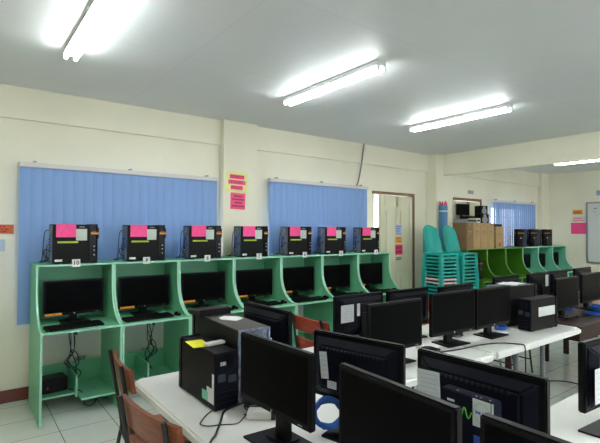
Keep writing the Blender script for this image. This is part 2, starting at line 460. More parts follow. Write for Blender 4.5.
for q in (-.4, .4):
    o = MB().cyl((8.70, 3.13+q, H-.044), (8.70, 3.13+q, H), .012, seg=10).build('ceiling_hook', 'batten'); tag(o, 'short grey hanger above the far lamp', 'hanger', 'hangers of the far lamp')
for x in (.64, 2.62, 4.56, 8.95):  # unseen rows; the rearmost added to brighten low surfaces under the desks
    for y in (-.55, -3.6): lcopy(x, y, 'unseen ceiling lamp added behind the viewer for its light')

# ------------------------------------------------------------------ carrels (computer booths)
W = .6426; X0 = .5314; ZT = 1.289; ZD = .756; YT = D-.496; YD = D-.805; YW = D-.12
def profile():
    pts = [(YW, 0), (YD, 0), (YD, ZD)]
    n = 12; zc = 1.08
    for k in range(n+1):
        a = k/n*PI/2
        pts.append((YD+(YT-YD)*math.sin(a), ZD+(zc-ZD)*(1-math.cos(a))))
    pts += [(YT, ZT-.017), (YW, ZT-.017)]
    return pts
def make_carrel(m, em, ox=0):
    r = empty('computer_booth', (0, YT, 0)); t = .016
    pf = [(y-YT, z) for y, z in profile()]
    for x in (.002, W-.002-t):
        o = MB().prism(pf, 'x', x, x+t).build('side_panel', m, r)
        e = MB()
        fr = pf[1:-1]
        e_pts = []
        for a, b in zip(fr[:-1], fr[1:]):
            dy, dz = b[0]-a[0], b[1]-a[1]; l = math.hypot(dy, dz)
            if l < 1e-5: continue
            ny, nz = -dz/l*.0015, dy/l*.0015
            e.prism([a, b, (b[0]+ny, b[1]+nz), (a[0]+ny, a[1]+nz)], 'x', x-.0005, x+t+.0005)
        e.build('edge_band', em, o)
    yb = YW-YT
    MB().box(.018+.0005, W-.0185, yb-.012, yb, ZD+.002, ZT-.018).build('back_panel', m, r)
    tp = MB().box(.0, W, -.004, yb, ZT-.0165, ZT, .001).build('top_board', m, r)
    MB().box(0, W, -.0065, -.0042, ZT-.016, ZT-.0005).build('edge_band', em, tp)
    dk = MB().box(.0185, W-.0185, YD-YT+.004, yb-.013, ZD-.018, ZD-.0005).build('desktop', m, r)
    MB().box(.0185, W-.0185, YD-YT+.001, YD-YT+.0038, ZD-.018, ZD-.0005).build('edge_band', em, dk)
    MB().box(.0185, W-.0185, yb-.014, yb, .13, .32).build('kick_board', m, r)
    a = MB().box(.0185, .32, yb-.36, yb-.015, .115, .131).build('shelf', m, r)
    MB().box(.0185, .32, yb-.363, yb-.3605, .115, .131).build('edge_band', em, a)
    a = MB().box(.337, W-.0185, yb-.56, yb-.015, .115, .131).build('foot_shelf', m, r)
    MB().box(.337, W-.0185, yb-.563, yb-.5605, .115, .131).build('edge_band', em, a)
    a = MB().box(.3205, .3365, yb-.40, yb-.015, .10, .29).build('divider', m, r)
    MB().box(.3205, .3365, yb-.403, yb-.4005, .10, .29).build('edge_band', em, a)
    return r
nums = ['10', '9', '8', '7', '6', '5', '4']
protoM = make_carrel('mint', 'edge'); protoT = make_carrel('teal', 'edge'); protoD = make_carrel('dgreen', 'edged')
for i in range(7):
    c = protoM if i == 0 else copy_tree(protoM)
    c.location = (X0+i*W, YT, 0)
    tag(c, f'mint green computer booth bearing the number card {nums[i]}' + (', leftmost of the row' if i == 0 else ', nearest the cream door' if i == 6 else ''), 'computer booth', 'mint green booths along the back wall')
row2 = 10.84-6*W
lab2 = ['dark green booth half hidden behind the teal chair stacks', 'dark green booth under the cardboard boxes, second from the chair stacks', 'dark green booth next to the three mint ones at the far end',
        'mint green booth at the far end directly beside the dark green booths', 'middle one of the three mint booths at the far end', 'mint green booth closest to the far right wall']
for i in range(6):
    pr = protoD if i < 3 else protoT
    c = pr if i in (0, 3) else copy_tree(pr)
    c.location = (row2+i*W, YT, 0)
    tag(c, lab2[i], 'computer booth', 'dark green booths beyond the cross beam' if i < 3 else 'mint booths beyond the cross beam')

# ------------------------------------------------------------------ monitors
def make_monitor(w_=.48, h_=.29, zb=.10, sticker=False, style='front', m='black'):
    """origin on the table under the neck; screen faces -Y"""
    r = empty('desktop_monitor')
    hx = w_/2; z0 = zb; z1 = zb+h_
    MB().box(-hx, hx, -.014, .016, z0, z1, .005).build('bezel', 'bez', r)
    sc = MB().box(-hx+.016, hx-.016, -.0152, -.0142, z0+.026, z1-.016).build('screen', 'screen', r)
    bk = MB()
    b = bmesh.new(); bmesh.ops.create_cube(b, size=1)
    for v in b.verts:
        s_ = .94 if v.co.y < 0 else .72
        v.co = Vector((v.co.x*w_*s_, .0165+(.030 if v.co.y > 0 else 0), (z0+z1)/2+v.co.z*h_*(.90 if v.co.y < 0 else .62)))
    bmesh.ops.bevel(b, geom=b.edges[:], offset=.008, segments=2, affect='EDGES')
    bk.merge(b); bo = bk.build('rear_housing', m, r)
    vt = MB()
    for k in range(14):
        x = -w_*.28+k*w_*.56/13
        vt.box(x-.004, x+.004, .0445, .0475, z1-h_*.235, z1-h_*.20)
    vt.build('vent', 'cable', bo)
    vs = MB(); vs.box(-.055, .055, .044, .050, (z0+z1)/2-.055, (z0+z1)/2+.045, .003)
    for sx in (-.045, .045):
        for sz in (-.045, .035): vs.cyl((sx, .050, (z0+z1)/2+sz), (sx, .053, (z0+z1)/2+sz), .005, seg=8)
    vs.build('mount_plate', 'bez', bo)
    nk = MB(); nk.prism([(.046, (z0+z1)/2+.02), (.062, (z0+z1)/2+.02), (.066, .014), (.030, .014), (.036, (z0+z1)/2-.07)], 'x', -.032, .032)
    nk.build('neck', 'bez', r)
    bs = MB(); pts = []
    for a, b_ in ((-.125, -.065), (.125, -.065), (.105, .115), (-.105, .115)): pts.append((a, b_))
    bs.prism(pts, 'z', 0, .009); 
    bs.box(-.06, .06, .0, .09, .009, .016, .003)
    bs.build('base', 'bez', r)
    lg = MB().cyl((0, -.0143, z0+.013), (0, -.0156, z0+.013), .007, seg=14).build('logo', 'chrome', r)
    MB().box(hx-.07, hx-.045, -.0152, -.0142, z0+.010, z0+.014).build('button_row', 'alu', r)
    if sticker:
        MB().box(-hx+.012, -hx+.15, -.0165, -.0143, z0+.004, z0+.026).build('orange_sticker', 'orange', r)
    return r
P = make_monitor(.505, .315, .066, sticker=True)
for i in range(7):
    c = P if i == 0 else copy_tree(P)
    c.location = (X0+i*W+.322, 4.57, ZD+.001); c.rotation_euler = (0, 0, math.radians([2, 1, -1, 1, 0, 1, 0][i]))
    tag(c, f'black monitor with an orange sticker inside the booth numbered {nums[i]}', 'monitor', 'monitors in the mint green booths')
P2 = make_monitor(.46, .29, .09)
for i, lab in ((3, 'black monitor in the first of the three far mint booths'), (4, 'black monitor in the middle far mint booth'), (5, 'black monitor in the far booth nearest the right wall')):
    c = P2 if i == 3 else copy_tree(P2)
    c.location = (row2+i*W+.322, 4.60, ZD+.001); tag(c, lab, 'monitor', 'monitors in the far booths')

# keyboards and mice
def make_keyboard():
    r = empty('keyboard')
    MB().prism([(-.075, 0), (.075, 0), (.075, .024), (-.075, .012)], 'x', -.225, .225).build('body', 'black', r)
    k = MB()
    for j in range(6):
        y = .058-.0235*j; z = .024-(.075-y)*.08
        x = -.212
        while x < .21:
            wd = .0165 if not (j == 5 and -.10 < x < .03) else .11
            k.box(x, x+wd, y-.008, y+.008, z-.004, z+.005); x += wd+.0035
    k.build('keys', 'bez', r)
    return r
def make_mouse():
    r = empty('computer_mouse')
    b = bmesh.new(); bmesh.ops.create_uvsphere(b, u_segments=16, v_segments=10, radius=1)
    for v in b.verts:
        v.co = Vector((v.co.x*.031*(1-.12*v.co.y), v.co.y*.055, max(v.co.z, -.0)*.034*(1+.1*v.co.y)))
    MB().merge(b).build('shell', 'blackg', r, smooth=True)
    MB().cyl((-.004, -.028, .026), (.004, -.028, .026), .009, seg=12).build('scroll_wheel', 'brick', r)
    return r
KB = make_keyboard(); MS = make_mouse()
for i in range(7):
    c = KB if i == 0 else copy_tree(KB)
    c.location = (X0+i*W+.275+.01*((i*3) % 3), YD+.125+.012*(i % 2), ZD+.001); c.rotation_euler = (0, 0, math.radians([5, 2, 1, 3, 0, 1, 2][i]))
    tag(c, f'black keyboard on the desk of the booth numbered {nums[i]}', 'keyboard', 'keyboards in the mint green booths')
    if i > 0:
        c = MS if i == 1 else copy_tree(MS)
        c.location = (X0+i*W+.565, YD+.15, ZD+.001)
        tag(c, f'black mouse right of the keyboard in the booth numbered {nums[i]}', 'mouse', 'mice in the mint green booths')
for i in (3, 4, 5):
    c = copy_tree(KB); c.location = (row2+i*W+.29, YD+.13, ZD+.001)
    tag(c, f'dark keyboard in the {["first", "middle", "last"][i-3]} of the three far mint booths', 'keyboard', 'keyboards in the far booths')

# ------------------------------------------------------------------ towers
def rear_face(r, x, Wd, Hh, m='metal', seed=1):
    """rear panel on the -X end, at local x"""
    p_ = MB().box(x-.002, x, -Wd/2+.006, Wd/2-.006, .01, Hh-.008).build('rear_panel', m, r)
    rn = random.Random(seed)
    ps = MB(); ps.box(x-.006, x-.002, -Wd*.40, Wd*.40, Hh*.72, Hh*.95, .002); ps.build('power_supply', 'metal', p_)
    fn = MB()
    for k in range(4):
        rr = Wd*.05+k*Wd*.06
        pts = [(x-.008, math.cos(a)*rr, Hh*.835+math.sin(a)*rr*.9) for a in [2*PI*j/14 for j in range(14)]]
        fn.tube(pts, .0022, seg=4, sub=1, closed=True)
    fn.build('fan_grille', 'alu', p_)
    pt = MB(); 
    for k in range(5):
        z = Hh*.62-k*.026; pt.box(x-.008, x-.002, Wd*.08, Wd*.36, z-.009, z+.009, .002)
    pt.build('port_block', 'inkblue', p_)
    sl = MB()
    for k in range(4):
        z = Hh*.10+k*.026; sl.box(x-.005, x-.002, -Wd*.36, Wd*.36, z, z+.014, .001)
    sl.build('slot_covers', 'alu', p_)
    return p_
def make_tower(L=.39, Hh=.355, Wd=.165, kind='booth'):
    r = empty('computer_tower'); t = 'tower'
    MB().box(-L/2, L/2-.085, -Wd/2, Wd/2, .008, Hh, .003).build('case', t, r)
    # curved front bezel (footprint in XY)
    pts = [(L/2-.0845, -Wd/2-.003), (L/2-.03, -Wd/2-.001)]
    for k in range(1, 8):
        a = -PI/2+k/8*PI
        pts.append((L/2-.03+.03*math.cos(a), (Wd/2)*math.sin(a)))
    pts += [(L/2-.03, Wd/2+.001), (L/2-.0845, Wd/2+.003)]
    fb = MB().prism(pts, 'z', .004, Hh+.004).build('front_bezel', 'blackg', r)
    MB().box(L/2-.075, L/2-.005, -Wd/2-.0045, -Wd/2+.001, Hh*.745, Hh*.80, .001).build('orange_sticker', 'orange', fb)
    MB().box(L/2-.068, L/2-.018, -Wd/2-.0045, -Wd/2+.001, Hh*.825, Hh*.832).build('drive_line', 'alu', fb)
    pr = MB()
    for zz in (.20, .32, .42): pr.box(L/2-.050, L/2-.040, -Wd/2-.0045, -Wd/2+.001, Hh*zz, Hh*zz+.010, .001)
    pr.build('usb_ports', 'paperg', fb)
    fr = MB(); fr.box(L/2-.003, L/2+.002, -Wd*.34, Wd*.34, Hh*.80, Hh*.92, .002).box(L/2-.003, L/2+.002, -Wd*.34, Wd*.34, Hh*.64, Hh*.755, .002)
    fr.build('drive_cover', 'bez', fb)
    MB().box(L/2-.001, L/2+.003, -Wd*.3, Wd*.3, Hh*.77, Hh*.795).build('front_sticker', 'orange', fb)
    MB().cyl((L/2-.003, 0, Hh*.5), (L/2+.004, 0, Hh*.5), .012, seg=14).build('power_button', 'alu', fb)
    for sx in (-L/2+.04, L/2-.12):
        MB().box(sx-.02, sx+.02, -Wd/2+.01, Wd/2-.01, 0, .009).build('foot', 'cable', r)
    rear_face(r, -L/2, Wd, Hh)
    if kind == 'booth':
        y = -Wd/2-.001
        pn = MB(); pn.box(-L/2+.028, -L/2+.19, y-.0012, y, Hh-.115, Hh+.0005)
        pn.box(-L/2+.028, -L/2+.19, y-.0012, y+.03, Hh+.0005, Hh+.002)
        pn.build('pink_note', 'pink', r)
        MB().box(-L/2+.190, -L/2+.283, y-.001, y, Hh-.145, Hh-.04).build('grey_label', 'paperg', r)
        MB().box(-L/2+.04, -L/2+.208, y-.001, y, Hh-.168, Hh-.152).build('green_strip', 'yg', r)
        MB().box(-L/2+.02, -L/2+.080, y-.001, y, .022, .042).build('white_sticker', 'paperw', r)
        MB().box(-L/2+.215, -L/2+.262, y-.001, y, Hh-.026, Hh-.018).build('maker_badge', 'brick', r)
        cb = MB()
        cb.tube([(-L/2-.005, .02, Hh*.86), (-L/2-.045, .015, Hh*.80), (-L/2-.055, .02, Hh*.45), (-L/2-.065, .01, Hh*.12), (-L/2-.075, .09, .012), (-L/2-.05, .16, .02)], .004)
        cb.tube([(-L/2-.005, .0, .12), (-L/2-.05, -.02, .13), (-L/2-.055, -.03, .08), (-L/2-.02, -.03, .05), (-L/2-.045, .02, .022), (-L/2-.07, .08, .012)], .004)
        cb.tube([(-L/2-.005, .03, .18), (-L/2-.03, .0, .16), (-L/2-.035, -.01, .10), (-L/2-.03, .05, .04), (-L/2-.06, .12, .012)], .003)
        cb.build('cable', 'cable', r, smooth=True)
    return r
TW = make_tower()
tx = [73, 144, 202, 251, 297, 333.5, 368]
txs = [.85, 1.495, 2.13, 2.745, 3.405, 4.0, 4.655]
for i in range(7):
    c = TW if i == 0 else copy_tree(TW)
    c.location = (txs[i], 4.575, ZT+.001); c.rotation_euler = (0, 0, math.radians([1, 0, -1, 1, 0, 1, 0][i]))
    tag(c, f'black computer tower with pink note on top of booth {nums[i]}', 'computer tower', 'towers on the mint green booths')
TF = make_tower(.38, .355, .20, 'plain')
for i, (x, lab) in enumerate(((9.17, 'black tower on the far mint booths, standing in front of the distant blind'), (9.72, 'middle tower of the three on the far mint booths'), (10.30, 'black tower on the far booth nearest the right wall'))):
    c = TF if i == 0 else copy_tree(TF)
    c.location = (x, 4.66, ZT+.001); c.rotation_euler = (0, 0, math.radians(212))
    tag(c, lab, 'computer tower', 'towers on the far mint booths')

# number cards taped on the booth front edge
for i in range(7):
    x = txs[i]-.025+.12*0 + (.03 if i else .02)
    cx = [.845, 1.478, 2.13, 2.78, 3.45, 4.06, 4.73][i]
    o = MB().box(-.034, .034, -.0015, 0, -.022, .045).build('number_card', 'paperw')
    o.location = (cx, YT-.009, ZT-.003); tag(o, f'small white card reading {nums[i]} on the top edge of a mint booth', 'number card', 'number cards on the booths')
    text('numeral', nums[i], .052, 'ink', o, (0, -.002, .012), RY, bold=.001)

# power bits under booths, outlets
def outlet(x, z, label):
    o = MB().box(-.055, .055, -.008, 0, -.03, .03, .004).build('wall_outlet', 'paperg'); o.location = (x, D-.001, z); tag(o, label, 'outlet')
    s = MB()
    for sx in (-.03, .0, .03): s.box(sx-.008, sx+.008, -.0095, -.008, -.018, .018, .001)
    s.build('socket', 'brick', o)
outlet(.99, .30, 'grey wall outlet under the desk of booth 10'); outlet(1.65, .29, 'grey wall outlet under the desk of booth 9, the second booth')
o = empty('voltage_regulator', (.70, 4.66, .132), .1); tag(o, 'black power box with cables on the low shelf of booth 10', 'power box')
MB().box(-.105, .105, -.08, .08, .004, .13, .006).build('case', 'black', o)
MB().box(-.09, .09, -.082, -.08, .02, .11, .002).build('face_plate', 'bez', o)
MB().cyl((-.06, -.083, .05), (-.06, -.088, .05), .008).build('switch', 'inkred2', o)
def hang(name, x, label, seed, zb=.14):
    rn = random.Random(seed); b = MB()
    for k in range(4):
        y0 = 4.72+.02*k; xx = x+rn.uniform(-.05, .05)
        b.tube([(xx, y0, ZD-.02), (xx+rn.uniform(-.07, .07), y0-.01, .60), (x+rn.uniform(-.03, .06), y0-.02, .44), (x+rn.uniform(-.06, .10), y0-.03, .34), (x+rn.uniform(-.05, .09), y0-.02, .24), (x+rn.uniform(0, .04), y0-.04, zb+.02)], .0045)
    b.tube([(x+.02, 4.7, .30), (x-.03, 4.68, .38), (x+.0, 4.67, .47), (x+.05, 4.68, .42), (x+.06, 4.69, .33)], .0045, closed=True)
    b.box(x+.03, x+.055, 4.70, 4.72, .60, .67, .004)
    o = b.build(name, 'cable', smooth=True); tag(o, label, 'cable')
hang('power_cables', .86, 'tangled black cables hanging under the desk of booth 10', 3)
o = MB().tube([(.82, 4.60, .137), (.90, 4.46, .142), (.915, 4.40, .06), (.93, 4.43, .02), (.99, 4.40, .02), (1.03, 4.46, .06), (1.02, 4.50, .137)], .0045).build('loop_cable', 'cable', smooth=True)
tag(o, 'black cable looping off the low shelf of booth 10', 'cable')
hang('power_cables', 1.60, 'black cables hanging under the desk of booth 9', 9, .14)

# ------------------------------------------------------------------ tables
def folding_table(x0, x1, y0, y1, label, long='x', z=.74):
    cx, cy = (x0+x1)/2, (y0+y1)/2; hx, hy = (x1-x0)/2, (y1-y0)/2
    r = empty('folding_table', (cx, cy, 0)); tag(r, label, 'table', 'white folding tables')
    b = bmesh.new(); bmesh.ops.create_cube(b, size=1)
    bmesh.ops.transform(b, matrix=Matrix.Translation((0, 0, z-.025)) @ Matrix.Diagonal((2*hx, 2*hy, .05, 1)), verts=b.verts)
    ve = [e for e in b.edges if abs(e.verts[0].co.z-e.verts[1].co.z) > .01]
    bmesh.ops.bevel(b, geom=ve, offset=.03, segments=5, affect='EDGES')
    he = [e for e in b.edges if abs(e.verts[0].co.z-e.verts[1].co.z) < .001 and len(e.link_faces) == 2 and any(len(f.verts) > 6 for f in e.link_faces)]
    bmesh.ops.bevel(b, geom=he, offset=.010, segments=2, affect='EDGES')
    MB().merge(b).build('tabletop', 'tabletop', r, smooth=True)
    for sx in (-1, 1):
        for sy in (-1, 1):
            px_, py_ = sx*(hx-(.16 if long == 'y' else .50)), sy*(hy-.12)
            l = MB().cyl((px_, py_, .008), (px_, py_, z-.05), .019, seg=12).build('leg', 'greyleg', r, smooth=True)
            MB().cyl((px_, py_, 0), (px_, py_, .02), .02, seg=10).build('leg_cap', 'cable', l)
    for q in (-1, 1):
        br = MB()
        if long == 'x': br.cyl((q*(hx-.50), -hy+.12, .16), (q*(hx-.50), hy-.12, .16), .010, seg=8).cyl((q*(hx-.50), 0, .16), (q*.10, 0, z-.052), .009, seg=8)
        else: br.cyl((-hx+.16, q*(hy-.12), .16), (hx-.16, q*(hy-.12), .16), .010, seg=8).cyl((0, q*(hy-.12), .16), (0, q*(hy-.5), z-.052), .009, seg=8)
        br.build('brace', 'greyleg', r)
    return r
folding_table(.80, 1.67, .82, 2.655, 'white table at the left front carrying the two black towers', 'y')
folding_table(.80, 1.67, -1.0, .81, 'white table at the bottom edge under the nearest monitors', 'y')
folding_table(1.68, 3.02, 1.71, 2.63, 'white table in the middle behind the foremost monitors', 'x')
folding_table(3.03, 4.47, 1.71, 2.63, 'white table whose right end meets the brown wooden desk', 'x')
folding_table(1.69, 3.4, .22, 1.05, 'white table at the lower right with one monitor near its end', 'x')
# brown wooden desk
def brown_desk(x0, x1, y0, y1, label):
    r = empty('wooden_desk', ((x0+x1)/2, (y0+y1)/2, 0)); hx, hy = (x1-x0)/2, (y1-y0)/2; tag(r, label, 'desk')
    MB().box(-hx, hx, -hy, hy, .71, .74, .004).build('desktop', 'brown', r)
    MB().box(-hx+.03, hx-.03, -hy+.03, -hy+.05, .60, .7095).box(-hx+.03, hx-.03, hy-.05, hy-.03, .60, .7095).box(-hx+.03, -hx+.05, -hy+.051, hy-.051, .60, .7095).box(hx-.05, hx-.03, -hy+.051, hy-.051, .60, .7095).build('apron', 'brown', r)
    for sx in (-1, 1):
        for sy in (-1, 1):
            MB().box(sx*(hx-.085)-.02-(.03 if sx > 0 else -.35), sx*(hx-.085)+.02-(.03 if sx > 0 else -.35), sy*(hy-.085)-.03, sy*(hy-.085)+.03, 0, .7095, .004).build('leg', 'brown', r)
brown_desk(4.48, 5.93, 1.72, 2.72, 'dark brown wooden desk adjoining the white tables at the right')
brown_desk(5.94, 7.44, 1.72, 2.72, 'dark brown wooden desk farther away at the right edge')

# ------------------------------------------------------------------ monitors on tables
TZ = .741
MA = make_monitor(.47, .285, .125)
MBk = make_monitor(.47, .285, .125, m='bluish')
MC_ = make_monitor(.50, .318, .080); MD_ = make_monitor(.50, .30, .085, m='bluish')
first = {'a': MA, 'b': MBk, 'c': MC_, 'd': MD_}
def put(kind, ends, face, label, top=1.15, group='monitors on the tables', dz=0):
    """ends: the two ends of the top edge"""
    (xa, ya), (xb, yb) = ends
    src = first[kind]
    if src.get('used'):
        c = copy_tree(src)
    else: c = src; c['used'] = 1
    th = {'-x': -PI/2, '+x': PI/2, '-y': 0, '+y': PI}[face]
    dx, dy = xb-xa, yb-ya
    if face == '-x': th = math.atan2(dy, dx)             # local +X from far end to near end
    if face == '-y': th = math.atan2(dy, dx)
    if face == '+x': th = math.atan2(-dy, -dx)
    if face == '+y': th = math.atan2(-dy, -dx)
    c.location = ((xa+xb)/2, (ya+yb)/2, TZ+dz); c.rotation_euler = (0, 0, th)
    tag(c, label, 'monitor', group)
    return c
mA = put('a', ((1.01, 1.755), (1.035, 1.285)), '-x', 'black monitor facing left in front of the two towers on the left white table')
mB = put('a', ((1.045, 1.15), (1.02, .67)), '-x', 'large black monitor facing left at the bottom centre, behind the front left one')
mC = put('a', ((1.04, .625), (1.035, .155)), '-x', 'black monitor cut off by the bottom edge at the right of centre')
mD = put('b', ((1.30, 1.605), (1.405, 1.17)), '+x', 'monitor seen from behind with white papers on its back, between two front monitors')
mE = put('b', ((1.42, 1.12), (1.44, .64)), '+x', 'monitor seen from behind above the box with the round logo label')
mL = put('b', ((1.455, 2.50), (1.47, 2.02)), '+x', 'monitor seen from behind just right of the large grey topped tower')
mK = put('b', ((2.02, .78), (2.49, .75)), '+y', 'monitor seen from behind at the lower right edge with a paper on its back')
mG = put('c', ((2.05, 2.00), (2.53, 1.98)), '-y', 'black monitor on the middle white table, left one of the three facing forward')
mH = put('c', ((2.765, 2.07), (3.26, 2.03)), '-y', 'black monitor on the middle table between two others, chair leg rising behind it')
mI = put('c', ((3.285, 2.02), (3.75, 2.01)), '-y', 'black monitor beside the tall tower with papers, right one of three facing forward')
mF = put('d', ((2.15, 2.44), (2.65, 2.44)), '+y', 'monitor seen from behind with a white paper, in front of booth 5')
mJ = put('d', ((2.70, 2.42), (3.17, 2.42)), '+y', 'monitor seen from behind in front of the cream door')
mJ2 = put('d', ((3.28, 2.36), (3.74, 2.36)), '+y', 'monitor seen from behind below the teal chair stacks')
mM1 = put('c', ((4.70, 2.02), (5.10, 2.02)), '-y', 'black monitor on the brown desk just behind the tower with a white label')
mM2 = put('c', ((5.42, 2.08), (5.90, 2.08)), '-y', 'black monitor at the right edge on the brown desks', )
mM3 = put('d', ((5.05, 2.48), (5.52, 2.48)), '+y', 'far monitor seen from behind, below the first far mint booth')
mM4 = put('d', ((5.62, 2.52), (6.10, 2.52)), '+y', 'far monitor seen from behind, below the last far mint booth')
mM5 = put('d', ((6.35, 2.52), (6.83, 2.52)), '+y', 'far monitor seen from behind, below the whiteboard')
mM6 = put('d', ((4.42, 2.52), (4.90, 2.52)), '+y', 'far monitor seen from behind, at the junction of white table and brown desk')
for o in ALL():
    if 'used' in o: del o['used']

# papers on monitor backs (children of that monitor: stuck-on labels)
def back_label(mon, x, z, w_, h_, m='paperw', rows=5, lm='bluep', name='paper_label', y=.052, rot=0, seed=1):
    o = MB().box(-w_/2, w_/2, 0, .0012, -h_/2, h_/2).build(name, m, mon); o.location = (x, y, z); o.rotation_euler = (0, rot, 0)
    if rows:
        rn = random.Random(seed); b = MB()
        for k in range(rows):
            zz = h_/2-(k+.8)*h_/(rows+.6); b.box(-w_*.4, w_*(.4-rn.random()*.2), .0013, .0019, zz-.0018, zz+.0018)
        b.build('printed_lines', lm, o)
    return o
back_label(mD, .145, .275, .042, .115, rot=.12, y=.048)
back_label(mD, .10, .198, .05, .032, rot=0, rows=3, y=.048)
mD.scale = (.94, 1, 1)
back_label(mF, .165, .262, .125, .125, rows=7)
back_label(mF, .055, .28, .03, .09, rows=0); back_label(mF, .01, .25, .045, .10, m='bluish', rows=0)
back_label(mK, .180, .24, .09, .14, rows=6, y=.047)
back_label(mM3, -.10, .30, .07, .13, rows=0)

# ------------------------------------------------------------------ towers on the tables
def small_tower(label):
    r = empty('computer_tower'); tag(r, label, 'computer tower', 'small towers on the tables'); L, Hh, Wd = .44, .275, .12
    MB().box(-L/2, L/2-.04, -Wd/2, Wd/2, .006, Hh, .003).build('case', 'tower', r)
    MB().box(-L/2+.01, L/2-.05, Wd/2, Wd/2+.0015, .05, Hh-.012, .001).build('side_panel', 'tower', r)
    MB().box(L/2-.0395, L/2, -Wd/2-.002, Wd/2+.002, 0, Hh+.002, .008).build('front_bezel', 'blackg', r)
    for sx in (-L/2+.05, L/2-.09): MB().box(sx-.02, sx+.02, -Wd/2+.01, Wd/2-.01, 0, .007).build('foot', 'cable', r)
    p_ = MB().box(-L/2-.002, -L/2, -Wd/2+.005, Wd/2-.005, .012, Hh-.006).build('rear_panel', 'bluish', r)
    x = -L/2-.002
    q = MB(); q.box(x-.006, x, -.050, -.008, .13, .165, .002); q.box(x-.006, x, .008, .048, .14, .175, .002); q.build('port_block', 'brick2', p_)
    q = MB()
    for k in range(3): q.box(x-.004, x, -.05, .05, .03+.025*k, .042+.025*k, .001)
    q.build('slot_covers', 'bez', p_)
    q = MB()
    for k in range(4): q.tube([(x-.003, math.cos(a)*(.01+.008*k), .225+math.sin(a)*(.01+.008*k)) for a in [2*PI*j/12 for j in range(12)]], .0015, seg=4, sub=1, closed=True)
    q.build('fan_grille', 'bez', p_)
    return r
t1 = small_tower('small black tower with a yellow note on top, leftmost on the tables')
t1.location = (1.03, 2.16, TZ); t1.rotation_euler = (0, 0, PI/2)
MB().box(-.212, -.192, .0617, .0627, .10, .175).build('white_sticker', 'paperw', t1)
lb = MB().box(-.212, -.135, .0617, .0627, .035, .105).build('licence_label', 'paperw', t1)
MB().box(-.15, -.085, .0622, .0632, .035, .08).build('green_label', 'teal', t1)
MB().box(-.2235, -.2225, .005, .035, .215, .232).build('rear_tag', 'paperw', t1)
yn = MB().box(-.075, .075, -.045, .045, 0, .002).build('note_pad', 'yellow'); yn.location = (.985, 2.17, TZ+.2755); yn.rotation_euler = (0, 0, PI/2-.12)
tag(yn, 'yellow note paper on top of the small black tower at left', 'paper')
wn = MB().box(-.055, .055, -.02, .02, 0, .014, .003).build('eraser_block', 'white'); wn.location = (1.045, 2.10, TZ+.278); wn.rotation_euler = (0, 0, .15)
tag(wn, 'small white block lying over the edge of the yellow note', 'stationery')
t2 = small_tower('small black tower with a long white label at the end of the white tables')
t2.location = (4.12, 1.935, TZ); t2.rotation_euler = (0, 0, -.06)
MB().box(-.10, .17, -.0610, -.0600, .12, .20).build('white_label', 'paperw', t2)

def big_tower(label, L, Hh, Wd):
    r = empty('computer_tower'); tag(r, label, 'computer tower', 'large towers on the tables')
    MB().box(-L/2, L/2-.05, -Wd/2, Wd/2, .01, Hh-.003, .003).build('case', 'tower', r)
    MB().box(-L/2, L/2-.052, -Wd/2+.001, Wd/2-.001, Hh-.003, Hh, .001).build('top_panel', 'towertop', r)
    MB().box(L/2-.0495, L/2, -Wd/2-.002, Wd/2+.002, 0, Hh+.004, .010).build('front_bezel', 'blackg', r)
    for sx in (-L/2+.05, L/2-.10): MB().box(sx-.025, sx+.025, -Wd/2+.01, Wd/2-.01, 0, .011).build('foot', 'cable', r)
    x = -L/2; rear_face(r, x, Wd, Hh)
    q = MB(); t = .012
    q.box(x-.012, x, -Wd/2, -Wd/2+t, .005, Hh, .002).box(x-.012, x, Wd/2-t, Wd/2, .005, Hh, .002).box(x-.012, x, -Wd/2+t, Wd/2-t, Hh-t, Hh, .002)
    q.build('rear_rim', 'metal', r)
    return r
b1 = big_tower('large tower with grey top and open metal back behind the small left tower', .62, .365, .18)
b1.location = (1.208, 2.27, TZ); b1.rotation_euler = (0, 0, PI/2-.05)
for (y, z0, z1, m, nm) in ((.062, .14, .26, 'cyan', 'cyan_sticker'), (.076, .12, .19, 'inkred2', 'red_connector'), (.072, .06, .10, 'hotpink', 'pink_connector')):
    MB().box(-.322, -.3125, y-.007, y+.007, z0, z1, .002).build(nm, m, b1)
cbl = MB()
for k in range(5):
    cbl.tube([(-.315, .05-.03*k, .30-.01*k), (-.345, .04-.03*k, .31), (-.35, .02-.02*k, .27), (-.32, .0-.02*k, .25)], .005)
cbl.build('cable_loops', 'brick', b1, smooth=True)
sp = MB(); sp.prism([(-.075, 0), (.075, 0), (.07, .025), (-.075, .035)], 'x', -.10, .10); pp = sp.build('modem_box', 'bez'); pp.location = (1.195, 2.47, TZ+.366); pp.rotation_euler = (0, 0, .0)
tag(pp, 'flat dark box on the rear of the large grey topped tower', 'modem')
pw = MB().prism([(-.055, -.075), (.02, -.08), (.06, -.03), (.05, .055), (-.01, .055), (-.05, .02)], 'z', 0, .002).build('paper_sheet', 'paperw'); pw.location = (1.21, 2.26, TZ+.366); pw.rotation_euler = (0, 0, .6)
tag(pw, 'white paper lying on the grey top of the large left tower', 'paper')
b2 = big_tower('large tower with loose papers on top, beside the small tower with white label', .50, .36, .20)
b2.location = (4.16, 2.19, TZ); b2.rotation_euler = (0, 0, -.08)
for (dx, dy, rz, lab) in ((-.02, .0, .3, 'white papers stacked on the large tower at the right, upper sheet'), (.05, .02, -.1, 'white paper under the upper sheet on the large right tower')):
    o = MB().box(-.12, .12, -.08, .08, 0, .003).build('paper_sheet', 'paperw'); o.location = (4.17+dx, 2.21+dy, TZ+(.3645 if rz > 0 else .3612)); o.rotation_euler = (0, 0, rz if rz > 0 else rz)
    tag(o, lab, 'paper')

